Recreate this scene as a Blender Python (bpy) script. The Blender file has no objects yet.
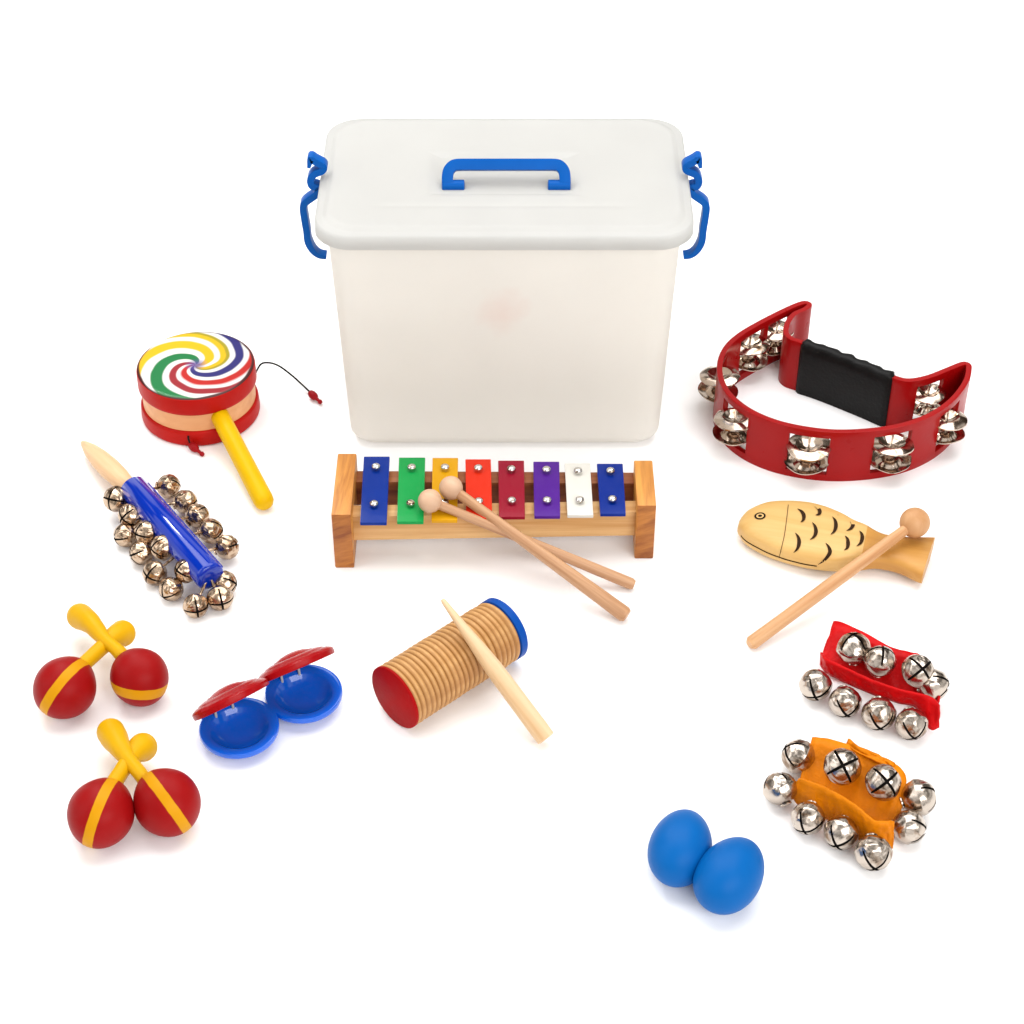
import bpy, bmesh, math, random
from mathutils import Vector, Matrix, Quaternion, noise
random.seed(7)
V = Vector
PI = math.pi
scene = bpy.context.scene
COL = scene.collection

# ------------------------------------------------------------------ camera
ELEV, DIST, FOC = math.radians(40), 1.6, 2000.0
CE, SE = math.cos(ELEV), math.sin(ELEV)
cd = bpy.data.cameras.new('camera')
cam = bpy.data.objects.new('camera', cd)
COL.objects.link(cam)
cam.location = (0, -DIST*CE, DIST*SE)
cam.rotation_euler = (PI/2 - ELEV, 0, 0)
cd.sensor_width = 36
cd.lens = FOC/1024*36
cd.clip_start = 0.01
cd.clip_end = 200
scene.camera = cam

def ray(u, v):
    a, b = (u-512)/FOC, (512-v)/FOC
    return V((a, CE+b*SE, -SE+b*CE))
def G(u, v, z=0.0):              # point of the photograph on the level z above the tabletop
    d = ray(u, v)
    t = (z-DIST*SE)/d.z
    return V((d.x*t, -DIST*CE+d.y*t, z))
def GY(u, v, y):                 # point of the photograph on an upright plane
    d = ray(u, v)
    t = (y+DIST*CE)/d.y
    return V((d.x*t, y, DIST*SE+d.z*t))
def zoom(ox, oy, k):
    return lambda x, y, z=0.0: G(ox+x/k, oy+y/k, z)

# ------------------------------------------------------------------ objects
WORLD_LOC = {}
def empty(name, loc, label, cat, group=None):
    o = bpy.data.objects.new(name, None)
    COL.objects.link(o)
    o.empty_display_size = 0.01
    o.location = loc
    WORLD_LOC[o.name] = V(loc)
    tagp(o, label, cat, group)
    return o
def tagp(o, label, cat=None, group=None):
    if label: o['label'] = label
    if cat: o['category'] = cat
    if group: o['group'] = group
    return o

class MB:
    def __init__(self):
        self.v, self.f, self.m = [], [], []
    def add(self, vs, fs, mi=0):
        b = len(self.v)
        self.v += [V(p) for p in vs]
        for f in fs:
            self.f.append([b+i for i in f]); self.m.append(mi)
    def loft(self, rings, closed=True, cap=(True, True), mi=0, loop=False):
        n = len(rings[0]); vs = [p for r in rings for p in r]; fs = []
        R = len(rings)
        for i in range(R if loop else R-1):
            a, b = i*n, ((i+1) % R)*n
            for j in range(n if closed else n-1):
                k = (j+1) % n
                fs.append([a+j, a+k, b+k, b+j])
        if not loop and closed:
            if cap[0]: fs.append(list(range(n))[::-1])
            if cap[1]: fs.append([(R-1)*n+j for j in range(n)])
        self.add(vs, fs, mi)
    def rod(self, A, B, prof, n=24, mi=0, squash=1.0):
        """round bar from A to B, prof = [(t, radius)]"""
        A, B = V(A), V(B)
        x, y, w = basis(B-A)
        rings = []
        for t, r in prof:
            c = A+(B-A)*t
            rings.append([c + (x*math.cos(2*PI*j/n) + y*math.sin(2*PI*j/n)*squash)*r for j in range(n)])
        self.loft(rings, mi=mi)
    def lathe(self, c, axis, prof, n=48, mi=0, cap=(True, True)):
        """prof = [(radius, height along the axis)]"""
        c = V(c); x, y, w = basis(axis)
        rings = [[c + w*h + (x*math.cos(2*PI*j/n)+y*math.sin(2*PI*j/n))*max(r, 1e-6) for j in range(n)] for r, h in prof]
        self.loft(rings, mi=mi, cap=cap)
    def tube(self, pts, radii, n=12, mi=0, sy=1.0, ph=0.0):
        pts = [V(p) for p in pts]
        if not hasattr(radii, '__len__'): radii = [radii]*len(pts)
        rings = []; px = None
        for i, p in enumerate(pts):
            d = (pts[min(i+1, len(pts)-1)]-pts[max(i-1, 0)]).normalized()
            if px is None: px, _, _ = basis(d)
            px = (px - d*px.dot(d)).normalized()
            py = d.cross(px)
            rings.append([p+(px*math.cos(2*PI*j/n+ph)+py*math.sin(2*PI*j/n+ph)*sy)*radii[i] for j in range(n)])
        self.loft(rings, mi=mi)
    def prism(self, poly, z0, z1, mi=0):
        self.loft([[V((p[0], p[1], z0)) for p in poly], [V((p[0], p[1], z1)) for p in poly]], mi=mi)
    def build(self, name, mats, parent=None, smooth=True, angle=38, bevel=0, bseg=2, label=None, solidify=0, subsurf=0):
        if not isinstance(mats, (list, tuple)): mats = [mats]
        lo = V([min(p[i] for p in self.v) for i in range(3)])
        hi = V([max(p[i] for p in self.v) for i in range(3)])
        c = (lo+hi)/2
        me = bpy.data.meshes.new(name)
        me.from_pydata([p-c for p in self.v], [], self.f)
        for m in mats: me.materials.append(m)
        for p, mi in zip(me.polygons, self.m): p.material_index = mi
        bm = bmesh.new(); bm.from_mesh(me)
        bmesh.ops.remove_doubles(bm, verts=bm.verts, dist=1e-6)
        bmesh.ops.recalc_face_normals(bm, faces=bm.faces)
        if bevel:
            es = [e for e in bm.edges if len(e.link_faces) == 2 and e.calc_face_angle(0) > math.radians(30)]
            bmesh.ops.bevel(bm, geom=es, offset=bevel, segments=bseg, profile=0.6, affect='EDGES', clamp_overlap=True)
        bm.to_mesh(me); bm.free()
        if smooth:
            me.shade_smooth()
            me.set_sharp_from_angle(angle=math.radians(angle))
        o = bpy.data.objects.new(name, me)
        COL.objects.link(o)
        if solidify:
            md = o.modifiers.new('thickness', 'SOLIDIFY'); md.thickness = solidify; md.offset = 0
        if subsurf:
            md = o.modifiers.new('smooth', 'SUBSURF'); md.levels = subsurf; md.render_levels = subsurf
        hang(o, c, parent)
        if label: o['label'] = label
        return o

def hang(o, c, parent):
    """put an object at world point c below its parent"""
    WORLD_LOC[o.name] = V(c)
    if parent is not None:
        o.parent = parent
        o.location = V(c) - WORLD_LOC[parent.name]
    else:
        o.location = c

def basis(d):
    w = V(d).normalized()
    a = V((0, 0, 1)) if abs(w.z) < 0.95 else V((1, 0, 0))
    x = a.cross(w).normalized()
    return x, w.cross(x), w

def catmull(pts, n=8, closed=False):
    pts = [V(p) for p in pts]; N = len(pts); out = []
    for i in range(N if closed else N-1):
        if closed: a, b, c, d = pts[i-1], pts[i], pts[(i+1) % N], pts[(i+2) % N]
        else: a, b, c, d = pts[max(i-1, 0)], pts[i], pts[i+1], pts[min(i+2, N-1)]
        for k in range(n):
            t = k/n
            out.append(0.5*((2*b)+(c-a)*t+(2*a-5*b+4*c-d)*t*t+(3*b-a-3*c+d)*t**3))
    if not closed: out.append(pts[-1])
    return out

def rrect(cx, cy, hx, hy, r, z, n=10):
    out = []
    for (sx, sy, a0) in ((1, 1, 0), (-1, 1, 90), (-1, -1, 180), (1, -1, 270)):
        for k in range(n+1):
            a = math.radians(a0+90*k/n)
            out.append(V((cx+sx*(hx-r)+r*math.cos(a), cy+sy*(hy-r)+r*math.sin(a), z)))
    return out

# ------------------------------------------------------------------ materials
def lin(h):
    if isinstance(h, str):
        h = [int(h[i:i+2], 16)/255 for i in (0, 2, 4)]
    return tuple((c/12.92 if c <= .04045 else ((c+.055)/1.055)**2.4) for c in h)+(1,)

def new_mat(name):
    m = bpy.data.materials.new(name); m.use_nodes = True
    nt = m.node_tree
    return m, nt, nt.nodes['Principled BSDF']
def N(nt, t, **kw):
    n = nt.nodes.new(t)
    for k, v in kw.items():
        if k.startswith('_'): setattr(n, k[1:], v)
        else: n.inputs[k.replace('__', ' ')].default_value = v
    return n
def L(nt, a, ao, b, bi): nt.links.new(a.outputs[ao], b.inputs[bi])

def paint(name, hexc, rough=.35, var=.06, scale=60, bump=.15, bscale=300, coat=0, spec=.12):
    m, nt, p = new_mat(name)
    tc = N(nt, 'ShaderNodeTexCoord')
    no = N(nt, 'ShaderNodeTexNoise', Scale=scale, Detail=4.0)
    L(nt, tc, 'Object', no, 'Vector')
    hs = N(nt, 'ShaderNodeHueSaturation', Color=lin(hexc))
    mr = N(nt, 'ShaderNodeMapRange'); mr.inputs['To Min'].default_value = .70*(1-var*2); mr.inputs['To Max'].default_value = .70*(1+var*2)
    L(nt, no, 'Fac', mr, 'Value'); L(nt, mr, 'Result', hs, 'Value'); L(nt, hs, 'Color', p, 'Base Color')
    nb = N(nt, 'ShaderNodeTexNoise', Scale=bscale, Detail=3.0)
    L(nt, tc, 'Object', nb, 'Vector')
    bp = N(nt, 'ShaderNodeBump', Strength=bump, Distance=.001)
    L(nt, nb, 'Fac', bp, 'Height'); L(nt, bp, 'Normal', p, 'Normal')
    rr = N(nt, 'ShaderNodeMapRange'); rr.inputs['To Min'].default_value = max(rough-.1, .02); rr.inputs['To Max'].default_value = rough+.12
    L(nt, no, 'Fac', rr, 'Value'); L(nt, rr, 'Result', p, 'Roughness')
    p.inputs['Specular IOR Level'].default_value = spec
    if coat:
        p.inputs['Coat Weight'].default_value = coat; p.inputs['Coat Roughness'].default_value = .06
    return m

def wood(name, light, dark, direction, fine=1.0, rough=.5, contrast=1.0, spec=.4):
    """grain runs along the direction"""
    m, nt, p = new_mat(name)
    tc = N(nt, 'ShaderNodeTexCoord')
    x, y, w = basis(direction)
    combs = []
    for ax, s in ((x, 220*fine), (y, 220*fine), (w, 9*fine)):
        d = N(nt, 'ShaderNodeVectorMath', _operation='DOT_PRODUCT')
        d.inputs[1].default_value = tuple(ax*s)
        L(nt, tc, 'Object', d, 0); combs.append(d)
    cb = N(nt, 'ShaderNodeCombineXYZ')
    for i, d in enumerate(combs): L(nt, d, 'Value', cb, i)
    oi = N(nt, 'ShaderNodeObjectInfo')
    ad = N(nt, 'ShaderNodeVectorMath', _operation='ADD'); L(nt, cb, 0, ad, 0)
    ml = N(nt, 'ShaderNodeMath', _operation='MULTIPLY'); ml.inputs[1].default_value = 50
    L(nt, oi, 'Random', ml, 0); L(nt, ml, 0, ad, 1)
    n1 = N(nt, 'ShaderNodeTexNoise', Scale=1.0, Detail=5.0, Roughness=.6, Distortion=.4)
    L(nt, ad, 0, n1, 'Vector')
    n2 = N(nt, 'ShaderNodeTexNoise', Scale=.22, Detail=3.0, Distortion=1.0)
    L(nt, ad, 0, n2, 'Vector')
    mx = N(nt, 'ShaderNodeMix', _data_type='FLOAT'); mx.inputs[0].default_value = .5
    L(nt, n1, 'Fac', mx, 2); L(nt, n2, 'Fac', mx, 3)
    dim = lambda h_: tuple(c_*.82 for c_ in lin(h_)[:3])+(1,)
    cr = N(nt, 'ShaderNodeValToRGB')
    h = .17/contrast
    cr.color_ramp.elements[0].position = .5-h; cr.color_ramp.elements[0].color = dim(dark)
    cr.color_ramp.elements[1].position = .5+h*.7; cr.color_ramp.elements[1].color = dim(light)
    L(nt, mx, 0, cr, 'Fac'); L(nt, cr, 'Color', p, 'Base Color')
    bp = N(nt, 'ShaderNodeBump', Strength=.25, Distance=.0006)
    L(nt, n1, 'Fac', bp, 'Height'); L(nt, bp, 'Normal', p, 'Normal')
    p.inputs['Roughness'].default_value = rough
    p.inputs['Specular IOR Level'].default_value = spec
    return m

def metal(name, hexc, rough=.18, bump=.5, scale=110, dist=.002):
    m, nt, p = new_mat(name)
    p.inputs['Metallic'].default_value = 1
    tc = N(nt, 'ShaderNodeTexCoord'); oi = N(nt, 'ShaderNodeObjectInfo')
    ml = N(nt, 'ShaderNodeMath', _operation='MULTIPLY'); ml.inputs[1].default_value = 37
    L(nt, oi, 'Random', ml, 0)
    ad = N(nt, 'ShaderNodeVectorMath', _operation='ADD'); L(nt, tc, 'Object', ad, 0); L(nt, ml, 0, ad, 1)
    n1 = N(nt, 'ShaderNodeTexNoise', Scale=scale, Detail=2.0, Distortion=.6)
    L(nt, ad, 0, n1, 'Vector')
    bp = N(nt, 'ShaderNodeBump', Strength=bump, Distance=dist)
    L(nt, n1, 'Fac', bp, 'Height'); L(nt, bp, 'Normal', p, 'Normal')
    n2 = N(nt, 'ShaderNodeTexNoise', Scale=scale*1.3, Detail=3.0, Distortion=1.2)
    L(nt, ad, 0, n2, 'Vector')
    cr = N(nt, 'ShaderNodeValToRGB')
    c = lin(hexc)
    cr.color_ramp.elements[0].position = .33; cr.color_ramp.elements[0].color = (c[0]*.40, c[1]*.30, c[2]*.22, 1)  # brown patches put dark reflections into the metal's base colour
    cr.color_ramp.elements[1].position = .47; cr.color_ramp.elements[1].color = c
    L(nt, n2, 'Fac', cr, 'Fac'); L(nt, cr, 'Color', p, 'Base Color')
    rr = N(nt, 'ShaderNodeMapRange'); rr.inputs['To Min'].default_value = rough*.6; rr.inputs['To Max'].default_value = rough*1.7
    L(nt, n2, 'Fac', rr, 'Value'); L(nt, rr, 'Result', p, 'Roughness')
    return m

def milky(name, hexc, trans=.3, pink=False):
    m, nt, p = new_mat(name)
    tc = N(nt, 'ShaderNodeTexCoord')
    no = N(nt, 'ShaderNodeTexNoise', Scale=14.0, Detail=3.0)
    L(nt, tc, 'Object', no, 'Vector')
    hs = N(nt, 'ShaderNodeHueSaturation', Color=lin(hexc))
    mr = N(nt, 'ShaderNodeMapRange'); mr.inputs['To Min'].default_value = .97; mr.inputs['To Max'].default_value = 1.03
    L(nt, no, 'Fac', mr, 'Value'); L(nt, mr, 'Result', hs, 'Value')
    src, so = hs, 'Color'
    if pink:     # a faint pinkish blot tinted into the tub colour
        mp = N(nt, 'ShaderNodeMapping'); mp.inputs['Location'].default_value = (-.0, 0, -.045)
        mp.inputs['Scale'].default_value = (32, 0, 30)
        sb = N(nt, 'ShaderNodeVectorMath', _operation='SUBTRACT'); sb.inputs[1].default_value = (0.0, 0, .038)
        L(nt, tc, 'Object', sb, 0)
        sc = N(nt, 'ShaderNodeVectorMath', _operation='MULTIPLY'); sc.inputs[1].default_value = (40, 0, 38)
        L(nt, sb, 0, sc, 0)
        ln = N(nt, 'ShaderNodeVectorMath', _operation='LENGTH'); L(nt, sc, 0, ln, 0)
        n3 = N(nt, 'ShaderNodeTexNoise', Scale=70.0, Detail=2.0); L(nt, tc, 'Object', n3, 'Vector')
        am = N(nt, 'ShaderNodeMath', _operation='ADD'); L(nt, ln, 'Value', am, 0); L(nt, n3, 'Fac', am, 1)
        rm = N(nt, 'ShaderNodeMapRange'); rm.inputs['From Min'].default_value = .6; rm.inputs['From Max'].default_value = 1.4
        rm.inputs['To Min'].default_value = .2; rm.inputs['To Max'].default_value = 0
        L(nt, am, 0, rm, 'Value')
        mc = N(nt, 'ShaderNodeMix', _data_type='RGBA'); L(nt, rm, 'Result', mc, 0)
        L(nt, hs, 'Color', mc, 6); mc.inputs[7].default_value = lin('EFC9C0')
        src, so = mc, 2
    nt.links.new(src.outputs[so], p.inputs['Base Color'])
    p.inputs['Roughness'].default_value = .38
    p.inputs['Specular IOR Level'].default_value = .35
    tr = N(nt, 'ShaderNodeBsdfTranslucent'); nt.links.new(src.outputs[so], tr.inputs['Color'])
    mx = N(nt, 'ShaderNodeMixShader', Fac=trans)
    L(nt, p, 'BSDF', mx, 1); L(nt, tr, 'BSDF', mx, 2)
    L(nt, mx, 'Shader', nt.nodes['Material Output'], 'Surface')
    return m

M = {}
M['red_gloss'] = paint('red lacquer', 'B00A0C', .3, .05, bump=.08, coat=.12)
M['red_drum'] = paint('red drum paint', 'C8160E', .4, .08, bump=.12)
M['red_ball'] = paint('matt red paint', 'B80A10', .45, .06, bump=.06, spec=.35)
M['red_cap'] = paint('flat red paint', 'B4060A', .55, .08, bump=.2, spec=.08)
M['blue_cap'] = paint('flat blue paint', '0052B4', .45, .06, bump=.15)
M['red_plastic'] = paint('red castanet plastic', 'B40E14', .26, .04, bump=.2, bscale=500)
M['blue_plastic'] = paint('glossy blue plastic', '086CF0', .12, .03, bump=.02, coat=.8)
M['latch_blue'] = paint('blue clip plastic', '0062C0', .35, .05, bump=.05)
M['sleeve_blue'] = paint('blue sleeve plastic', '0034B8', .08, .03, bump=.02, coat=.8)
M['egg_blue'] = paint('satin blue egg plastic', '006CC0', .45, .03, bump=.04, bscale=900, spec=.12)
M['yellow'] = paint('yellow paint', 'F2B80A', .4, .04, bump=.08)
M['yellow_hand'] = paint('yellow handle paint', 'F8C400', .38, .03, bump=.1)
M['black_foam'] = paint('black grip foam', '060404', .45, .2, bump=.4, bscale=400, spec=.2)
M['cord_black'] = paint('black cord', '181414', .7, .1)
M['bead_red'] = paint('red bead', 'A8141C', .4, .1)
M['cord_white'] = paint('white elastic', 'DCD8D4', .7, .05)
M['red_strap'] = paint('red webbing', 'E00A10', .4, .14, scale=90, bump=.7, bscale=300, spec=.12)
M['orange_strap'] = paint('orange webbing', 'F88E04', .45, .14, scale=70, bump=.7, bscale=300, spec=.12)
M['ink'] = paint('burnt brown ink', '3A2410', .7, .2)
M['ink_black'] = paint('black ink', '1C140C', .7, .1)
M['dark'] = paint('dark inside', '120C09', .8, .1, spec=.1)
M['bell'] = metal('nickel bell', 'BCA48C', .2, .8, 75, .0045)
M['bell_bright'] = metal('bright nickel bell', 'C0B4A8', .2, .65, 55, .005)
M['jingle'] = metal('steel jingle', 'C8B6A6', .14, .12, 60, .002)
M['screw'] = metal('screw steel', 'D8D6D2', .2, .1)
M['lid'] = milky('milky lid plastic', 'E3E3E1', .6)
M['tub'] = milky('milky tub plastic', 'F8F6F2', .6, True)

# ------------------------------------------------------------------ tabletop and light
mb = MB()
gs = 6.0
mb.add([(-gs, -gs, 0), (gs, -gs, 0), (gs, gs, 0), (-gs, gs, 0)], [[0, 1, 2, 3]])
m, nt, p = new_mat('white tabletop')
tc = N(nt, 'ShaderNodeTexCoord'); no = N(nt, 'ShaderNodeTexNoise', Scale=3.0, Detail=2.0)
L(nt, tc, 'Object', no, 'Vector')
cr = N(nt, 'ShaderNodeValToRGB')
cr.color_ramp.elements[0].color = (.955, .955, .955, 1); cr.color_ramp.elements[1].color = (.975, .975, .975, 1)
L(nt, no, 'Fac', cr, 'Fac'); L(nt, cr, 'Color', p, 'Base Color')
p.inputs['Roughness'].default_value = .8; p.inputs['Specular IOR Level'].default_value = .1
g = mb.build('ground', m)
g['kind'] = 'structure'

w = bpy.data.worlds.new('World'); scene.world = w
w.use_nodes = True
nt = w.node_tree; bg = nt.nodes['Background']
# made-up surroundings: noise of bright areas and dark gaps for metal reflections
tc = N(nt, 'ShaderNodeTexCoord'); no = N(nt, 'ShaderNodeTexNoise', Scale=2.6, Detail=1.0)
L(nt, tc, 'Generated', no, 'Vector')
cr = N(nt, 'ShaderNodeValToRGB')
cr.color_ramp.elements[0].position = .46; cr.color_ramp.elements[0].color = (.08, .065, .05, 1)
cr.color_ramp.elements[1].position = .53; cr.color_ramp.elements[1].color = (1.12, 1.11, 1.09, 1)
L(nt, no, 'Fac', cr, 'Fac'); L(nt, cr, 'Color', bg, 'Color')
bg.inputs['Strength'].default_value = .9

def area(name, loc, target, sx, sy, power, color=(1, 1, 1)):
    ld = bpy.data.lights.new(name, 'AREA'); ld.shape = 'RECTANGLE'
    ld.size, ld.size_y, ld.energy, ld.color = sx, sy, power, color
    o = bpy.data.objects.new(name, ld); COL.objects.link(o)
    o.location = loc
    o.rotation_euler = (V(target)-V(loc)).to_track_quat('-Z', 'Y').to_euler()
    return o
GLINT_POS = (-.70, .91, 1.08)
area('overhead_softbox', (0, .55, 1.9), (0, 0.25, 0), 2.6, 1.8, 50)
area('side_softbox', (-1.6, -.5, 1.2), (0, 0, 0), .9, 1.4, 7)
area('front_softbox', (1.0, -1.9, 1.5), (0, 0.1, 0.05), 1.8, 1.0, 36)

area('sleeve_glint_lamp', GLINT_POS, (-.27, 0, 0), .2, .2, 3.4)  # lamp added to draw a thin highlight line along the blue sleeve
scene.view_settings.view_transform = 'Standard'
scene.view_settings.look = 'None'
scene.view_settings.exposure = 0

# ------------------------------------------------------------------ storage box
BX, BY = -.0060, .1605
root = empty('storage_box', (BX, BY, 0), 'tall milky white plastic storage box with closed lid and blue clips', 'storage box')
tub = MB()
def tub_ring(hx, hy, r, z): return rrect(BX, BY, hx, hy, r, z, 10)
outer = [tub_ring(.116, .066, .016, .0005)]
for k in range(1, 7):
    a = PI/2*k/6
    outer.append(tub_ring(.116+.0125*math.sin(a), .066+.0125*math.sin(a), .018, .013-.0125*math.cos(a)))
for t in (.33, .66, 1): outer.append(tub_ring(.1285+.0085*t, .0785+.0045*t, .018+.005*t, .013+.190*t))
inner = [tub_ring(.1350, .0810, .021, .203), tub_ring(.1265, .0765, .016, .014), tub_ring(.115, .065, .012, .003)]
tub.loft(outer+inner)
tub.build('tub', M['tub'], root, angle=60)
lid = MB()
rings = []
for hx, hy, r, z in ((.1425, .0885, .026, .2030), (.1448, .0908, .028, .2030), (.1452, .0912, .028, .2035), (.1450, .0911, .028, .2120),
                     (.1446, .0907, .028, .2132), (.1436, .0897, .028, .2138), (.1400, .0862, .027, .2142),
                     (.1385, .0848, .027, .2148), (.1370, .0834, .027, .2160), (.1355, .0820, .027, .2166)):
    rings.append(rrect(BX, BY, hx, hy, r, z, 16))
def sstep(a, b, x):
    t = min(max((x-a)/(b-a), 0), 1); return t*t*(3-2*t)
def plateau(x, y):
    z = .2168
    dx, dy = abs(x-BX)/.062, (y-(BY-.004))/.034
    d = max(abs(dx), abs(dy))
    z -= .0022*(1-sstep(.80, 1.0, d))
    z -= .0006*math.exp(-((y-(BY-.052))/.003)**2)*(1-sstep(.085, .11, abs(x-BX)))
    return z
base = rrect(BX, BY, .1345, .0812, .026, 0, 16)
K = 70
for k in range(K):
    s = 1-k/K
    rings.append([V((BX+(p.x-BX)*s, BY+(p.y-BY)*s, plateau(BX+(p.x-BX)*s, BY+(p.y-BY)*s))) for p in base])
lid.loft(rings, cap=(False, True))
lid_o = lid.build('lid', M['lid'], root, angle=50, solidify=.0018)
# carrying handle
hx0, hx1 = .0460, .0325
hy, hz = BY-.0205, .2178
hn = MB()
def hpt(x, s): return V((BX+.0015+x, hy+s*.62, hz+s*.78))
pts = [hpt(-hx0, 0), hpt(-hx0, .006), hpt(-hx0+.0012, .0108), hpt(-hx0+.005, .0145), hpt(-hx0+.011, .0152)]
pts = catmull(pts, 5)
pts = pts + [V((2*(BX+.0015)-p.x, p.y, p.z)) for p in pts[::-1]]
hn.tube(pts, .0063, 4, ph=PI/4)
h_o = hn.build('handle', M['latch_blue'], root, angle=35, bevel=.0016, bseg=3)
for s in (-1, 1):
    ft = MB()
    ft.rod(hpt(s*(hx0+.0045), -.001), hpt(s*hx1, -.001), [(0, .003), (.03, .0046), (.5, .0046), (.97, .0046), (1, .003)], 16)
    ft.build('handle_foot', M['latch_blue'], h_o)
# side clips
lz = lambda x, y: GY(295+x/7.88, 140+y/7.88, BY-.004)
prof = [(112, 200), (118, 165), (128, 132), (158, 150), (225, 190), (215, 225), (150, 255), (125, 300), (140, 345), (190, 365), (165, 415),
        (90, 470), (68, 510), (78, 600), (95, 700), (105, 780), (140, 850), (190, 893), (250, 905)]
cl = catmull([lz(*q) for q in prof], 5)
wid = [2.4]*len(cl)
for s in (1, -1):
    mbk = MB(); rings = []
    for i, q in enumerate(cl):
        d = (cl[min(i+1, len(cl)-1)]-cl[max(i-1, 0)]).normalized()
        nrm = V((-d.z, 0, d.x))
        t = i/(len(cl)-1)
        hw = .0028 if t < .85 else .0028-.0014*(t-.85)/.15
        if t < .1: hw = .0012+.0014*t/.1
        c = V((q.x if s == 1 else 2*BX-q.x+.0005, q.y, q.z)); nn = V((nrm.x*s, 0, nrm.z))
        rings.append([c+nn*hw+V((0, -.0046, 0)), c+nn*hw+V((0, .0046, 0)), c-nn*hw+V((0, .0046, 0)), c-nn*hw+V((0, -.0046, 0))])
    mbk.loft(rings)
    mbk.build('side_clip', M['latch_blue'], root, angle=40, bevel=.0008)

# ------------------------------------------------------------------ xylophone
X = zoom(320, 430, 2.926)
XH = .054
pine = ('E3A04E', 'B4691F')
M['xylo_y'] = wood('orange pine end grain block', 'E8A048', '9C5416', (.05, 1, .1), .6, .42, 1.3)
M['xylo_end'] = wood('dark end grain', 'C67C32', '8A4614', (1, .2, .35), 1.0, .5, 1.2)
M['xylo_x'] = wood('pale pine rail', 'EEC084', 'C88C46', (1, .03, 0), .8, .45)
M['xylo_dark'] = wood('shaded pine rail', 'B06A38', '7A3420', (1, .03, 0), .8, .5)  # back rail's shade between the bars is put into this darker wood colour
root = empty('xylophone', X(510, 330, 0), 'small wooden xylophone with eight coloured metal bars in front of the box', 'xylophone')
blocks = [((46, 100), 404, (50, 108), 68), ((924, 978), 377, (914, 970), 88)]
info = []
for (xa, xb), yb, (ta, tb), yt in blocks:
    f0, f1 = X(xa, yb), X(xb, yb)
    b0, b1 = X(ta, yt, XH), X(tb, yt, XH)
    x0, x1 = (f0.x+b0.x)/2, (f1.x+b1.x)/2
    y0, y1 = f0.y, b0.y
    info.append((x0, x1, y0, y1))
    b = MB()
    poly = [(y0, 0), (y1-.004, 0), (y1, .006), (y1, XH), (y0, XH)]
    b.loft([[V((x0, q[0], q[1])) for q in poly], [V((x1, q[0], q[1])) for q in poly]])
    blk = b.build('side_block', [M['xylo_y'], M['xylo_end']], root, bevel=.0012, angle=35)
    for f in blk.data.polygons:
        if f.normal.y < -.9: f.material_index = 1
xl, xr = info[0][1], info[1][0]
def rail(ya, yb_, wd, z0, z1, mat):
    b = MB()
    v = []
    for x, y in ((xl-.001, ya), (xr+.001, yb_)):
        v.append([V((x, y, z0)), V((x, y+wd, z0)), V((x, y+wd, z1)), V((x, y, z1))])
    b.loft(v)
    return b.build('rail', mat, root, bevel=.001, angle=35)
RZ = .042
fl = X(105, 254, RZ).y; fr = X(920, 240, RZ).y
rail(fl, fr, .014, .018, RZ, M['xylo_x'])
bl = X(105, 128, RZ).y; br = X(920, 128, RZ).y
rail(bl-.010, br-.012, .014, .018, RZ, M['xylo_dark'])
bar_cols = [('blue', '003296', 128, 204, 77, 117, 195, 271), ('green', '18A850', 231, 308, 80, 225, 303, 268),
            ('yellow', 'F0AE10', 329, 404, 81, 326, 402, 264), ('orange red', 'F03418', 425, 500, 85, 428, 504, 258),
            ('crimson', 'A41430', 521, 597, 89, 524, 600, 254), ('purple', '5A209A', 624, 700, 92, 627, 703, 252),
            ('white', 'F6F2E8', 716, 790, 97, 724, 800, 249), ('deep blue', '002E96', 810, 886, 98, 820, 895, 245)]
for nm, hx, x0, x1, yt, x2, x3, yb in bar_cols:
    z = .0475
    p0, p1, p2, p3 = X(x2, yb, z), X(x3, yb, z), X(x1, yt, z), X(x0, yt, z)
    b = MB()
    b.loft([[q-V((0, 0, .003)) for q in (p0, p1, p2, p3)], [p0, p1, p2, p3]])
    bar = b.build('tone_bar', paint(nm+' bar enamel', hx, .32, .03, bump=.05, coat=.08), root, bevel=.0006, angle=35, label=nm+' metal tone bar')
    mid_f, mid_b = (p0+p1)/2, (p2+p3)/2
    for t in (.24, .80):
        c = mid_f.lerp(mid_b, t)
        s = MB()
        s.lathe(c, (0, 0, 1), [(.0016, -.006), (.0016, .0015), (.0031, .0016), (.0034, .0024), (.0031, .0038), (.0018, .0046), (.0002, .0048)], 16)
        s.build('screw', M['screw'], bar, angle=50)

# ------------------------------------------------------------------ mallets
def mallet(name_label, head, end, r_head, prof, mats, group, head_stretch=1.0):
    root = empty('mallet', (head+end)/2*1.0, name_label, 'mallet', group)
    d = (end-head).normalized()
    s = MB(); s.rod(head+d*r_head*.6, end, prof, 20)
    s.build('shaft', mats[0], root, angle=45)
    h = MB()
    h.lathe(head, d, [(r_head*math.sin(PI*k/16)*(1.0 if k < 8 else 1-.03*(k-8)/8), -r_head*head_stretch*math.cos(PI*k/16)) for k in range(17)], 28)
    h.build('head', mats[1], root, angle=60)
    return root
end_prof = lambda r0, r1: [(0, r0), (.3, r0*1.03), (.6, (r0+r1)/2), (.985, r1), (1, r1*.78)]
hb, eb = G(430, 501, .057), G(634, 585, .0048)
M['beech1'] = wood('pale beech', 'D6A880', 'B07C54', (eb-hb), 1.0, .5, 1.7)
M['beech_h'] = wood('pale beech ball', 'E4BE9E', 'D0A482', (eb-hb), .5, .5)
ha, ea = G(451, 488, .0585), G(627, 616, .0062)
M['beech2'] = wood('tan beech', 'D2A278', 'AC7850', (ea-ha), 1.0, .5, 1.7)
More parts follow.
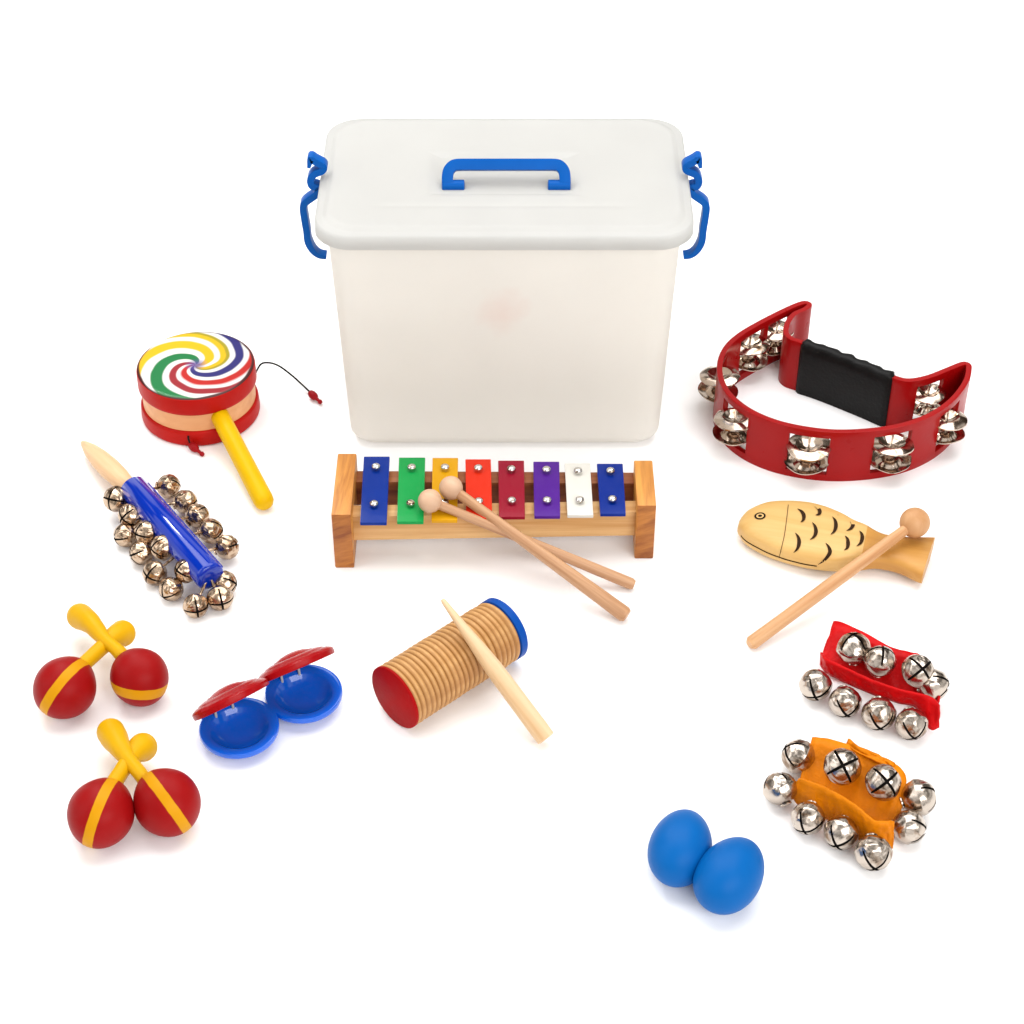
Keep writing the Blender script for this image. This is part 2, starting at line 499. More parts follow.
mallet('wooden mallet lying under the other, ball head on green bar of xylophone', hb, eb, .0092, end_prof(.0036, .0046), (M['beech1'], M['beech_h']), 'xylophone mallets')
mallet('wooden mallet crossing on top of the other, ball head on yellow bar', ha, ea, .0092, end_prof(.0040, .0062), (M['beech2'], M['beech_h']), 'xylophone mallets')

# ------------------------------------------------------------------ tambourine
T = zoom(680, 290, 3.303)
TH = .050
tp = [(955, 256), (945, 300), (905, 355), (850, 398), (780, 431), (700, 452), (600, 464), (500, 465), (400, 453), (310, 431), (230, 396), (172, 352),
      (141, 307), (131, 262), (137, 220), (160, 180), (200, 145), (255, 112), (320, 78), (380, 50), (413, 40), (428, 48),
      (412, 62), (378, 78), (357, 105), (350, 138), (366, 158), (400, 170), (470, 192), (550, 222), (640, 258), (712, 288), (760, 297), (820, 286), (880, 263), (930, 243), (948, 243)]
loop = catmull([T(x, y, TH) for x, y in tp], 12, True)
loop = [V((p.x, p.y, 0)) for p in loop]
# even spacing along the loop
cum = [0]
for i in range(len(loop)): cum.append(cum[-1]+(loop[(i+1) % len(loop)]-loop[i]).length)
LT = cum[-1]
def at_s(s):
    s %= LT
    lo, hi = 0, len(loop)
    while hi-lo > 1:
        mid = (lo+hi)//2
        if cum[mid] <= s: lo = mid
        else: hi = mid
    t = (s-cum[lo])/(cum[lo+1]-cum[lo])
    return loop[lo].lerp(loop[(lo+1) % len(loop)], t)
def near_s(p):
    i = min(range(len(loop)), key=lambda k: (loop[k].x-p.x)**2+(loop[k].y-p.y)**2)
    return cum[i]
def tan_s(s): return (at_s(s+.0012)-at_s(s-.0012)).normalized()
jspots = [((430, 455), .0182), ((705, 451), .0182), ((188, 365), .0180), ((134, 225), .0172), ((236, 124), .0170), ((325, 76), .0150), ((893, 368), .0165), ((830, 283), .0145)]
slots = [(near_s(T(x, y, TH)), r) for (x, y), r in jspots]
root = empty('tambourine', T(540, 420, 0), 'red half moon tambourine with black foam grip and steel jingles', 'tambourine')
ss = [LT*i/420 for i in range(420)]
bounds = []
for s, r in slots:
    bounds.append((s-r*.90, s+r*.90)); ss += [(s-r*.90) % LT, (s+r*.90) % LT]
ss = sorted(ss)
zs = [0, .0065, TH-.0065, TH]
def in_slot(a, b):
    mid = ((a+b)/2) if b > a else ((a+b+LT)/2) % LT
    for lo, hi in bounds:
        for off in (-LT, 0, LT):
            if lo+off < mid < hi+off: return True
    return False
tw = .0023
fr_mb = MB()
n = len(ss)
P_ = []
for s in ss:
    p = at_s(s); t = tan_s(s); nn = V((-t.y, t.x, 0))
    P_.append((p, nn))
for side in (1, -1):
    for (p, nn) in P_:
        for k, z in enumerate(zs):
            fr_mb.v.append(p+nn*tw*side+V((0, 0, z)))
ix = lambda side, i, k: (0 if side == 1 else n*4)+(i % n)*4+k
def face(f): fr_mb.f.append(f); fr_mb.m.append(0)
for i in range(n):
    a, b = ss[i], ss[(i+1) % n]
    sl = in_slot(a, b)
    for k in range(3):
        if sl and k == 1: continue
        face([ix(1, i, k), ix(1, i+1, k), ix(1, i+1, k+1), ix(1, i, k+1)])
        face([ix(-1, i, k), ix(-1, i, k+1), ix(-1, i+1, k+1), ix(-1, i+1, k)])
    for k in (0, 3): face([ix(1, i, k), ix(1, i+1, k), ix(-1, i+1, k), ix(-1, i, k)])
    if sl:
        for k in (1, 2): face([ix(1, i, k), ix(1, i+1, k), ix(-1, i+1, k), ix(-1, i, k)])
    pr = in_slot(ss[i-1], ss[i]) if i else in_slot(ss[-1], ss[0]+LT) 
    if pr != sl: face([ix(1, i, 1), ix(1, i, 2), ix(-1, i, 2), ix(-1, i, 1)])
fr_mb.build('frame', M['red_gloss'], root, angle=40, bevel=.0005)
# rolled lip along the upper rim
# grip
g0, g1 = near_s(T(404, 171, TH)), near_s(T(706, 285, TH))
gm = MB(); rings = []
GN = 60
for i in range(GN+1):
    u = i/GN; s = g0+(g1-g0)*u
    p = at_s(s); t = tan_s(s); nn = V((-t.y, t.x, 0))
    e = min(1, min(u, 1-u)*30)
    wv = .0005*math.sin(u*PI*9)
    hw = (.0035+.0022*e); top = TH+.0008*e+(.0012+wv)*e; 
    front = hw+.0016*math.sin(u*PI*13)*e
    ring = []
    for a, b in ((-1, 0), (-1, .2), (-1, .5), (-1, .8), (-.85, .96), (-.4, 1), (.4, 1), (.85, .96), (1, .8), (1, .5), (1, .2), (1, 0)):
        ring.append(p+nn*(a*(front if a > 0 else hw))+V((0, 0, max(b*top, .0003))))
    rings.append(ring)
gm.loft(rings)
gm.build('grip', M['black_foam'], root, angle=60)
# jingles
def jingle_mesh(r, seed):
    rnd = random.Random(seed); j = MB(); n = 36
    prof = [(0.02, .0030), (.18, .0032), (.42, .0026), (.52, .0012), (.62, .0002), (.82, .0006), (.95, .0012), (1.0, .0016),
            (.985, .0009), (.8, -.0001), (.6, -.0006), (.45, .0008), (.2, .0022), (.02, .0023)]
    ph = [rnd.random()*6.28 for _ in range(4)]
    rings = []
    for q, z in prof:
        ring = []
        for i in range(n):
            a = 2*PI*i/n
            wob = 1+.012*math.sin(3*a+ph[0])*q+.008*math.sin(7*a+ph[1])*q
            zz = z*1.5+.0005*q*q*math.sin(2*a+ph[2])+.0003*q*math.sin(5*a+ph[3])
            ring.append(V((r*q*wob*math.cos(a), r*q*wob*math.sin(a), zz)))
        rings.append(ring)
    j.loft(rings)
    return j
for k, (s, r) in enumerate(slots):
    p = at_s(s)
    for q, z in enumerate((.0150, .0340)):
        j = jingle_mesh(r, k*2+q)
        tl = Matrix.Rotation(random.uniform(-.10, .10), 3, 'X') @ Matrix.Rotation(random.uniform(-.08, .08), 3, 'Y')
        flip = Matrix.Scale(-1, 3, V((0, 0, 1))) if q == 1 else Matrix.Identity(3)
        j.v = [tl @ (flip @ v)+p+V((0, 0, z)) for v in j.v]
        j.build('jingle', M['jingle'], root, angle=40)
    pin = MB(); pin.rod(p+V((0, 0, .0055)), p+V((0, 0, TH-.0055)), [(0, .0011), (1, .0011)], 8)
    pin.build('jingle_pin', M['screw'], root)

# ------------------------------------------------------------------ rattle drum
Dz = zoom(120, 320, 4.655)
DH, DR = .0485, .0478
dc = Dz(352, 208, DH); dc.z = 0
root = empty('rattle_drum', dc, 'round red and wood rattle drum with swirled candy coloured skin and yellow handle', 'drum')
M['drum_wood'] = wood('peach drum shell', 'EFB07A', 'D98F55', (1, 0, 0), .5, .45)
d = MB()
d.lathe(dc, (0, 0, 1), [(DR-.004, .004), (DR-.0005, .004), (DR-.0005, DH-.003), (DR-.004, DH-.003)], 96)
d.build('shell', M['drum_wood'], root)
def band(z0, z1, bulge):
    b = MB()
    b.lathe(dc, (0, 0, 1), [(DR-.003, z0), (DR+.0010, z0), (DR+.0018+bulge*.5, z0+.0012), (DR+.0018+bulge, z0+.003), (DR+.0016+bulge*.3, z1-.0025), (DR+.0012, z1-.0008), (DR-.0004, z1), (DR-.003, z1-.0002)], 96, cap=(False, False))
    return b.build('rim_band', M['red_drum'], root, angle=50)
band(DH-.0165, DH, 0)
band(.0005, .0150, .0004)
b = MB()
b.lathe(dc, (0, 0, 1), [(DR+.0009, DH-.0018), (DR+.0008, DH-.0004), (DR-.0004, DH+.0004), (DR-.004, DH+.0003), (.02, DH+.0002), (.0005, DH+.0002)], 96)
m, nt, p = new_mat('swirled candy skin')
tc = N(nt, 'ShaderNodeTexCoord'); sp = N(nt, 'ShaderNodeSeparateXYZ')
nz = N(nt, 'ShaderNodeTexNoise', Scale=28.0, Detail=1.5)
L(nt, tc, 'Object', nz, 'Vector')
wp = N(nt, 'ShaderNodeVectorMath', _operation='MULTIPLY_ADD'); wp.inputs[1].default_value = (.006, .006, 0); 
L(nt, nz, 'Color', wp, 0); L(nt, tc, 'Object', wp, 2)
of = N(nt, 'ShaderNodeVectorMath', _operation='SUBTRACT'); of.inputs[1].default_value = (.003, .003, 0); L(nt, wp, 0, of, 0)
L(nt, of, 0, sp, 0)
at = N(nt, 'ShaderNodeMath', _operation='ARCTAN2'); L(nt, sp, 'Y', at, 0); L(nt, sp, 'X', at, 1)
ln = N(nt, 'ShaderNodeVectorMath', _operation='LENGTH'); L(nt, of, 0, ln, 0)
ml = N(nt, 'ShaderNodeMath', _operation='MULTIPLY'); ml.inputs[1].default_value = 3.3/DR; L(nt, ln, 'Value', ml, 0)
sb = N(nt, 'ShaderNodeMath', _operation='SUBTRACT'); L(nt, at, 0, sb, 0); L(nt, ml, 0, sb, 1)
dv = N(nt, 'ShaderNodeMath', _operation='DIVIDE'); dv.inputs[1].default_value = 2*PI; L(nt, sb, 0, dv, 0)
ad = N(nt, 'ShaderNodeMath', _operation='ADD'); ad.inputs[1].default_value = 3.3/(2*PI)+4; L(nt, dv, 0, ad, 0)
fr = N(nt, 'ShaderNodeMath', _operation='FRACT'); L(nt, ad, 0, fr, 0)
cr = N(nt, 'ShaderNodeValToRGB'); cr.color_ramp.interpolation = 'LINEAR'
WH = 'F2EEEA'
seq = [(0, 'C02418', .07), (.075, WH, .125), (.13, '2E2A74', .215), (.22, WH, .27), (.275, 'A89A1C', .31), (.315, 'EAB80C', .37), (.375, WH, .435), (.44, 'F2BA08', .56), (.565, WH, .655), (.66, '167C40', .775), (.78, WH, .845), (.85, 'A0242E', .93), (.935, WH, .975)]
els = cr.color_ramp.elements
els[0].position = 0; els[0].color = lin('C41E1C'); els[1].position = 1; els[1].color = lin('C41E1C')
for a, c, bb in seq:
    for q in (a+.006, bb-.006):
        if .006 < q < .994:
            e = els.new(q); e.color = lin(c)
L(nt, fr, 0, cr, 'Fac')
# centre fades to a violet eye, outer edge keeps a thin dark line
ce = N(nt, 'ShaderNodeMapRange'); ce.inputs['From Min'].default_value = .003; ce.inputs['From Max'].default_value = .010
ce.inputs['To Min'].default_value = .85; ce.inputs['To Max'].default_value = 0
L(nt, ln, 'Value', ce, 'Value')
mc = N(nt, 'ShaderNodeMix', _data_type='RGBA'); L(nt, ce, 'Result', mc, 0); L(nt, cr, 'Color', mc, 6); mc.inputs[7].default_value = lin('5A4490')
eg = N(nt, 'ShaderNodeMapRange'); eg.inputs['From Min'].default_value = DR-.0016; eg.inputs['From Max'].default_value = DR-.0002
L(nt, ln, 'Value', eg, 'Value')
mc2 = N(nt, 'ShaderNodeMix', _data_type='RGBA'); L(nt, eg, 'Result', mc2, 0); L(nt, mc, 2, mc2, 6); mc2.inputs[7].default_value = lin('4A2020')
hd_ = N(nt, 'ShaderNodeHueSaturation', Value=.78); L(nt, mc2, 2, hd_, 'Color'); L(nt, hd_, 'Color', p, 'Base Color'); p.inputs['Roughness'].default_value = .3; p.inputs['Specular IOR Level'].default_value = .25
b.build('drum_skin', m, root)
hs = G(217.5, 411, .027); he = G(266.5, 506, .0083)
dd = (V((he.x, he.y, 0))-V((hs.x, hs.y, 0))).normalized()
b = MB()
st = V((hs.x, hs.y, .027))
b.rod(st-dd*.004, he, [(0, .0074), (.05, .0078), (.5, .0080), (.93, .0083), (.965, .0078), (.988, .0062), (1, .0035)], 28)
b.build('handle', M['yellow_hand'], root, angle=50)
def cord(pts, bead_at, tail):
    c = MB(); c.tube(catmull(pts, 8), .0008, 8)
    co = c.build('cord', M['cord_black'], root)
    q = MB()
    q.lathe(bead_at, (V(tail)-V(bead_at)), [(.0008, -.0048), (.0026, -.004), (.0035, -.0012), (.0035, .0012), (.003, .0035), (.0016, .005), (.0014, .0085), (.0022, .0095), (.0016, .0115), (.0004, .012)], 16)
    q.build('bead', M['bead_red'], co, angle=70)
cord([V((dc.x+DR*.97, dc.y-.004, .033)), Dz(650, 212, .034), Dz(690, 199, .033), Dz(740, 214, .028), Dz(800, 258, .016), Dz(850, 303, .006), Dz(884, 335, .0038)],
     Dz(898, 350, .0045), Dz(930, 380, .003))
cord([V((dc.x-.004, dc.y-DR*.99, .012)), V((dc.x-.0035, dc.y-DR-.004, .010)), Dz(330, 585, .006)], Dz(342, 592, .0048), Dz(372, 616, .003))

# ------------------------------------------------------------------ jingle bells
def bell_mesh(name, r, mat_shell, seed=0):
    """crotal bell of radius r, its slit pole on +Z, collar on -Z"""
    b = MB()
    sw, sl = .055, .84
    vals = sorted(set([-1, -.92, -sl, -.7, -.55, -.4, -.25, -.13, -sw, sw, .13, .25, .4, .55, .7, sl, .92, 1]))
    n = len(vals)
    def pt(a, bb, sgn, k=1.0):
        x = a*math.sqrt(1-bb*bb/2); y = bb*math.sqrt(1-a*a/2)
        q = min(math.hypot(x, y), 1); th = q*PI/2; az = math.atan2(y, x)
        rr = r*k*(1+.035*math.exp(-((th-PI/2)/.10)**2))
        dv_ = V((math.sin(th)*math.cos(az), math.sin(th)*math.sin(az), sgn*math.cos(th)))
        rr *= 1+.045*noise.noise(dv_*1.9+V((seed*7.3, seed*3.1, 0)))
        return V((rr*math.sin(th)*math.cos(az), rr*math.sin(th)*math.sin(az), sgn*rr*math.cos(th)*.97))
    for sgn in (1, -1):
        vs = [pt(a, bb, sgn) for a in vals for bb in vals]; fs = []
        for i in range(n-1):
            for j in range(n-1):
                a, bb = (vals[i]+vals[i+1])/2, (vals[j]+vals[j+1])/2
                if sgn == 1 and ((abs(a) < sw and abs(bb) < sl) or (abs(bb) < sw and abs(a) < sl)): continue
                fs.append([i*n+j, (i+1)*n+j, (i+1)*n+j+1, i*n+j+1])
        b.add(vs, fs, 0)
    # dark hollow behind the slits
    rings = []
    for k in range(1, 12):
        th = PI*k/12
        rings.append([V((r*.90*math.sin(th)*math.cos(2*PI*j/20), r*.90*math.sin(th)*math.sin(2*PI*j/20), r*.90*math.cos(th)*.97)) for j in range(20)])
    b.loft(rings, mi=1)
    b.lathe((0, 0, 0), (0, 0, -1), [(r*.34, r*.93), (r*.36, r*1.0), (r*.28, r*1.06), (r*.12, r*1.08)], 16, mi=0)
    o = b.build(name, [mat_shell, M['dark']], None, angle=55)
    return o
def place_bell(proto, parent, c, axis, spin=None, squash=None, first=False):
    o = proto if first else proto.copy()
    if not first: COL.objects.link(o)
    o.rotation_mode = 'QUATERNION'
    q = V(axis).normalized().to_track_quat('Z', 'Y')
    q = q @ Quaternion((0, 0, 1), spin if spin is not None else random.uniform(0, PI/2))
    o.rotation_quaternion = q
    hang(o, c, parent)
    k = random.uniform(.97, 1.03)
    o.scale = (k*random.uniform(.97, 1.03), k*random.uniform(.97, 1.03), k)
    return o

# ------------------------------------------------------------------ bell stick
S = zoom(70, 430, 5.12)
A, B = S(324, 300, .022), S(724, 758, .021)
ax = (B-A).normalized()
root = empty('bell_stick', S(470, 560, 0), 'blue sleeved bell stick with wooden handle and two rows of small nickel bells', 'bell stick')
tip = S(62, 62, .010)
M['stick_wood'] = wood('pale whittled wood', 'F2CDA0', 'DCA670', (A-tip), .7, .5)
b = MB()
b.rod(tip, A+ax*.02, [(0, .0012), (.04, .0032), (.15, .0062), (.30, .0082), (.45, .0090), (.6, .0084), (.75, .0068), (.86, .0060), (1, .0060)], 28)
b.build('handle', M['stick_wood'], root, angle=50)
b = MB()
x_, y_, w_ = basis(ax)
sec = []
sr = .0117
for j in range(40):
    a = 2*PI*j/40
    r = sr
    sec.append((math.cos(a)*r, math.sin(a)*r))
rings = []
for t, k in ((0, .80), (0, .97), (.004, 1), (.5, 1), (.972, 1), (.985, .97), (.995, .86), (1, .6), (1, .3)):
    c = A.lerp(B, t)
    rings.append([c+x_*(p[0]*k)+y_*(p[1]*k) for p in sec])
b.loft(rings)
# moulded ridge that runs along the far shoulder of the sleeve
side = V((ax.y, -ax.x, 0)).normalized()
side = -side if side.y < 0 else side
rd = (side*.92+V((0, 0, .38))).normalized()
b.rod(A+ax*.006+rd*sr*.93, B+rd*sr*.93-ax*.002, [(0, .0015), (.5, .0015), (1, .0015)], 10)
b.build('sleeve', M['sleeve_blue'], root, angle=50)
protos = [bell_mesh('bell', .0098, M['bell'], q) for q in range(3)]
left = -side
count = 0
def sb(x, y, z, axis):
    global count
    c = S(x, y, z)
    place_bell(protos[count % 3], root, c, axis, first=count < 3); count += 1
    # wire staple that holds the bell on the sleeve
    t = min(max((c-A).dot(B-A)/(B-A).length_squared, .03), .97)
    wr = MB(); wr.rod(c, A.lerp(B, t), [(0, .0011), (1, .0011)], 8)
    wr.build('bell_wire', M['bell'], root)
for (x, y) in ((502, 288), (588, 368), (650, 442), (718, 518), (800, 600)):
    sb(x, y, .0125, side*1+V((random.uniform(-.5, .5), random.uniform(-.6, .2), random.uniform(-.1, .5))))
for (x, y) in ((236, 352), (308, 438), (392, 528), (478, 602), (598, 720)):
    sb(x, y, .0185, left+V((random.uniform(-.5, .5), random.uniform(-.4, .2), random.uniform(.1, .8))))
for (x, y) in ((286, 538), (368, 628), (436, 732), (520, 812)):
    sb(x, y, .0095, left+V((random.uniform(-.5, .5), random.uniform(-.6, .0), random.uniform(-.2, .4))))
for (x, y) in ((642, 898), (768, 858)):
    sb(x, y, .0095, V((.3, -1, .2)))
sb(790, 785, .0100, V((1, -.3, .2)))

# ------------------------------------------------------------------ small maracas
def ball_mat(name, nrm, off, halfw):
    m, nt, p = new_mat(name)
    tc = N(nt, 'ShaderNodeTexCoord')
    dt = N(nt, 'ShaderNodeVectorMath', _operation='DOT_PRODUCT'); dt.inputs[1].default_value = tuple(V(nrm).normalized())
    L(nt, tc, 'Object', dt, 0)
    nz = N(nt, 'ShaderNodeTexNoise', Scale=160.0, Detail=2.0); L(nt, tc, 'Object', nz, 'Vector')
    nm = N(nt, 'ShaderNodeMath', _operation='MULTIPLY_ADD'); nm.inputs[1].default_value = .0008; nm.inputs[2].default_value = -off-.0004
    L(nt, nz, 'Fac', nm, 0)
    a0 = N(nt, 'ShaderNodeMath', _operation='ADD'); L(nt, dt, 'Value', a0, 0); L(nt, nm, 0, a0, 1)
    ab = N(nt, 'ShaderNodeMath', _operation='ABSOLUTE'); L(nt, a0, 0, ab, 0)
    mr = N(nt, 'ShaderNodeMapRange'); mr.inputs['From Min'].default_value = halfw-.0002; mr.inputs['From Max'].default_value = halfw+.0002
    L(nt, ab, 0, mr, 'Value')
    mc = N(nt, 'ShaderNodeMix', _data_type='RGBA'); L(nt, mr, 'Result', mc, 0)
    mc.inputs[6].default_value = lin('F0A808'); mc.inputs[7].default_value = lin('AC0E10')
    n2 = N(nt, 'ShaderNodeTexNoise', Scale=40.0, Detail=3.0); L(nt, tc, 'Object', n2, 'Vector')
    hs = N(nt, 'ShaderNodeHueSaturation'); m2 = N(nt, 'ShaderNodeMapRange'); m2.inputs['To Min'].default_value = .56; m2.inputs['To Max'].default_value = .78
    L(nt, n2, 'Fac', m2, 'Value'); L(nt, m2, 'Result', hs, 'Value'); L(nt, mc, 2, hs, 'Color')
    L(nt, hs, 'Color', p, 'Base Color')
    p.inputs['Roughness'].default_value = .45; p.inputs['Specular IOR Level'].default_value = .12
    return m
def maraca(label, ball_c, path, radii, rb, band_n, band_off, halfw, pear=.10, squash=1.0):
    root = empty('maraca', (ball_c.x, ball_c.y, 0), label, 'maraca', 'small red and yellow maracas')
    d = (path[1]-ball_c).normalized()
    b = MB(); prof = []
    for k in range(25):
        th = PI*k/24
        r = rb*math.sin(th)*(1-pear*.6*max(0, -math.cos(th))**2*0)
        h = rb*math.cos(th)
        h *= (1+pear*math.cos(th)**3) if h > 0 else 1.07
        prof.append((r, h))
    b.lathe(ball_c, d, prof, 48)
    b.v = [ball_c+(q-ball_c)*(1+.03*noise.noise((q-ball_c)*42+ball_c*90)) for q in b.v]
    b.build('ball', ball_mat('red ball with yellow stripe', band_n, band_off, halfw), root, angle=70)
    h = MB(); pts = catmull(path, 8)
    rr = [v.x for v in catmull([V((q, 0, 0)) for q in radii], 8)]
    rr = [q*(1+.10*noise.noise(pp*95)) for q, pp in zip(rr, pts)]
    # round the free end
    d2 = (pts[-1]-pts[-2]).normalized(); r_e = rr[-1]; e = pts[-1]
    for k in range(1, 8):
        a = PI/2*k/7.3
        pts.append(e+d2*r_e*math.sin(a)); rr.append(r_e*math.cos(a))
    h.tube(pts, rr, 24)
    h.build('handle', M['yellow'], root, angle=70)
    return root
Q = zoom(20, 590, 3.795)
# upper pair
bc = Q(171, 370, .0218)
pA = [Q(225, 298, .026), Q(262, 263, .026), Q(318, 212, .025), Q(365, 175, .022), Q(388, 165, .018)]
bn = lambda q0, q1, c: (q0-c).cross(q1-c)
camv = V((0, -CE, SE))
def dirpx(c, px):    # direction from a ball centre to a point of its surface seen at px
    return (G(px[0], px[1], c.z)-c)
def stripe_normal(c, a, b_):
    """great circle through the two seen surface points"""
    va = a-c; vb = b_-c
    return va.cross(vb)
def on_ball(c, r, u, v):
    o = cam.location; d = ray(u, v).normalized()
    oc = V(o)-c; bq = oc.dot(d); cc = oc.length_squared-r*r
    disc = max(bq*bq-cc, 0)
    return V(o)+d*(-bq-math.sqrt(disc))
def qpx(x, y): return 20+x/3.795, 590+y/3.795
nA = stripe_normal(bc, on_ball(bc, .0218, *qpx(215, 290)), on_ball(bc, .0218, *qpx(120, 400)))
maraca('small maraca of the upper pair with its yellow stripe running lengthwise, red ball at left', bc, pA, [.0058, .0058, .0056, .0082, .0098], .0218, nA, 0, .0035)
bc = Q(452, 330, .0206)
pB = [Q(395, 258, .026), Q(368, 228, .028), Q(318, 184, .0285), Q(270, 128, .028), Q(228, 100, .021)]
pts3 = [on_ball(bc, .0206, *qpx(352, 372)), on_ball(bc, .0206, *qpx(452, 400)), on_ball(bc, .0206, *qpx(552, 374))]
nB = (pts3[1]-pts3[0]).cross(pts3[2]-pts3[0]).normalized()
maraca('small maraca of the upper pair whose yellow stripe rings the red ball crosswise', bc, pB, [.0052, .0050, .0052, .0080, .0100], .0206, nB, (pts3[0]-bc).dot(nB), .0040, .06)
# lower pair
bc = Q(308, 848, .0221)
pA = [Q(345, 755, .027), Q(368, 715, .027), Q(412, 650, .026), Q(452, 605, .022), Q(466, 597, .018)]
nA = stripe_normal(bc, on_ball(bc, .0221, *qpx(342, 735)), on_ball(bc, .0221, *qpx(264, 930)))
maraca('small maraca of the lower pair with red ball at left and bulb handle leaning right', bc, pA, [.0056, .0056, .0056, .0086, .0098], .0221, nA, 0, .0035, .14)
bc = Q(557, 806, .0221)
pB = [Q(478, 728, .027), Q(450, 690, .029), Q(412, 644, .0285), Q(375, 590, .028), Q(345, 540, .021)]
nB = stripe_normal(bc, on_ball(bc, .0221, *qpx(480, 700)), on_ball(bc, .0221, *qpx(600, 860)))
maraca('small maraca of the lower pair with red ball at right nearest the castanets', bc, pB, [.0052, .0050, .0052, .0080, .0100], .0221, nB, 0, .0035, .12)

# ------------------------------------------------------------------ castanets
C_ = zoom(180, 630, 5.689)
def castanet(label, cx, cy, hang_deg, open_deg, R):
    c = C_(cx, cy, .0105)
    root = empty('castanet', (c.x, c.y, 0), label, 'castanet', 'castanets lying open')
    h = V((math.cos(math.radians(hang_deg)), math.sin(math.radians(hang_deg)), 0))
    q = V((h.y, -h.x, 0))
    prof = [(.0003, -.0100), (R*.3, -.0098), (R*.6, -.0080), (R*.82, -.0054), (R*.94, -.0028), (R*.985, -.0012), (R*1.0, -.0002), (R*1.0, .0024), (R*.985, .0034), (R*.95, .0036),
            (R*.84, .0028), (R*.76, .0022), (R*.715, .0010), (R*.64, -.0014), (R*.54, -.0038), (R*.42, -.0058), (R*.3, -.0069), (R*.15, -.0076), (.0003, -.0078)]
    b = MB(); b.lathe((c.x, c.y, .0101), (0, 0, 1), prof, 72)
    # hinge lug
    lo = MB()
    low = b.build('lower_shell', M['blue_plastic'], root, angle=50)
    a = math.radians(open_deg)
    p = q*math.cos(a)+V((0, 0, 1))*math.sin(a)
    n_out = (h.cross(p)).normalized()
    if n_out.z < 0: n_out = -n_out
    hinge = V((c.x, c.y, .0150))-q*R*.97
    rc = hinge+p*R*.97
    up_prof = [(.0003, -.0066), (R*.22, -.0066), (R*.26, -.0060), (R*.32, -.0064), (R*.50, -.0060), (R*.54, -.0052), (R*.60, -.0053), (R*.78, -.0040), (R*.82, -.0031),
               (R*.88, -.0029), (R*.99, -.0014), (R*1.03, -.0002)]+[(r*1.03, z*1.1) for r, z in prof[6:]]
    b = MB(); b.lathe(rc, -n_out, up_prof, 72)
    # lug bar along the hinge edge of the upper shell
    b.build('upper_shell', M['red_plastic'], root, angle=50)
    for s in (-1, 1):
        e = MB()
        k = hinge+h*s*.007
        e.tube(catmull([k+V((0, 0, -.009))+q*.006, k+V((0, 0, -.004))+q*.008, k+q*.007+V((0, 0, .004)), k+p*.0095+n_out*.0005], 6), .0010, 8)
        e.build('elastic', M['cord_white'], root)
castanet('castanet at left of the two with blue lower shell and red upper shell', 337, 560, 38  , 46, .0281)
castanet('castanet at right of the two with blue lower shell and red upper shell', 703, 366, 33  , 46, .0279)

# ------------------------------------------------------------------ guiro
U = zoom(350, 580, 4.655)
GR = .0248
A, B = U(203, 551, GR), U(712, 228, GR)
ax = (B-A).normalized(); LN = (B-A).length
root = empty('guiro', ((A+B)/2).xy.to_3d(), 'ribbed wooden guiro cylinder with red end and blue end', 'guiro')
M['guiro_wood'] = wood('tan turned wood', 'DBA768', 'B87E44', ax, .7, .5)
m = M['guiro_wood']; nt = m.node_tree; p = nt.nodes['Principled BSDF']
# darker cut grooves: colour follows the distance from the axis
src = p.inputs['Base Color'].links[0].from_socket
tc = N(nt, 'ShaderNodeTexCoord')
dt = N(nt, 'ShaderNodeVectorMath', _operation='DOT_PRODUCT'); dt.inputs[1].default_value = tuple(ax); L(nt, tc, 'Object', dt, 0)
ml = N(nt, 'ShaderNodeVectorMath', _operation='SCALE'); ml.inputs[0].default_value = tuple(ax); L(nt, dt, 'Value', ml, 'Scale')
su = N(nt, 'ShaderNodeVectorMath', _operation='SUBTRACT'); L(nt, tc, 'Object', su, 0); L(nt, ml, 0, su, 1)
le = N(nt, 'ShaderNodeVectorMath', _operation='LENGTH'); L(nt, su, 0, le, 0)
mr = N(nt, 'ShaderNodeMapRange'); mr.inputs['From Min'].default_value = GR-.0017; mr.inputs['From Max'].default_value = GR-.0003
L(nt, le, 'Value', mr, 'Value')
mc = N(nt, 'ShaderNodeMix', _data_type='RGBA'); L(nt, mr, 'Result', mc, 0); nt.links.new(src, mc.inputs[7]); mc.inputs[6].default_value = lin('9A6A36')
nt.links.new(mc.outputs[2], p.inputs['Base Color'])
prof = []
NR = 22
STEP = 8
for i in range(NR*STEP+1):
    u = i/(NR*STEP)
    ph = (u*NR+.12*noise.noise(V((u*NR*.6, 3.3, 0)))) % 1
    r = GR-.0017*(1-abs(math.sin(PI*ph))**.8)-.0003*(1+noise.noise(V((u*NR*.5, 9.1, 0))))
    prof.append((r, .002+u*(LN-.006)))
prof = [(GR-.004, .002)]+prof+[(GR-.004, LN-.004)]
b = MB(); b.lathe(A, ax, prof, 80); b.build('ribbed_body', m, root, angle=60)
b = MB(); b.lathe(A, ax, [(.0002, .0), (GR-.0012, 0), (GR-.0003, .0007), (GR-.0002, .0022), (GR-.003, .0024)], 80); b.build('end_cap', M['red_cap'], root, label='red end cap')
b = MB(); b.lathe(A, ax, [(GR-.003, LN-.0045), (GR-.0002, LN-.0035), (GR-.0002, LN+.002), (GR-.0014, LN+.0030), (.0002, LN+.0032)], 80); b.build('end_cap', M['blue_cap'], root, label='blue end cap')
# scraper stick
E_ = U(915, 740, .0072)
mid = U(562, 268, 2*GR+.0055)
tp_d = (mid-E_)
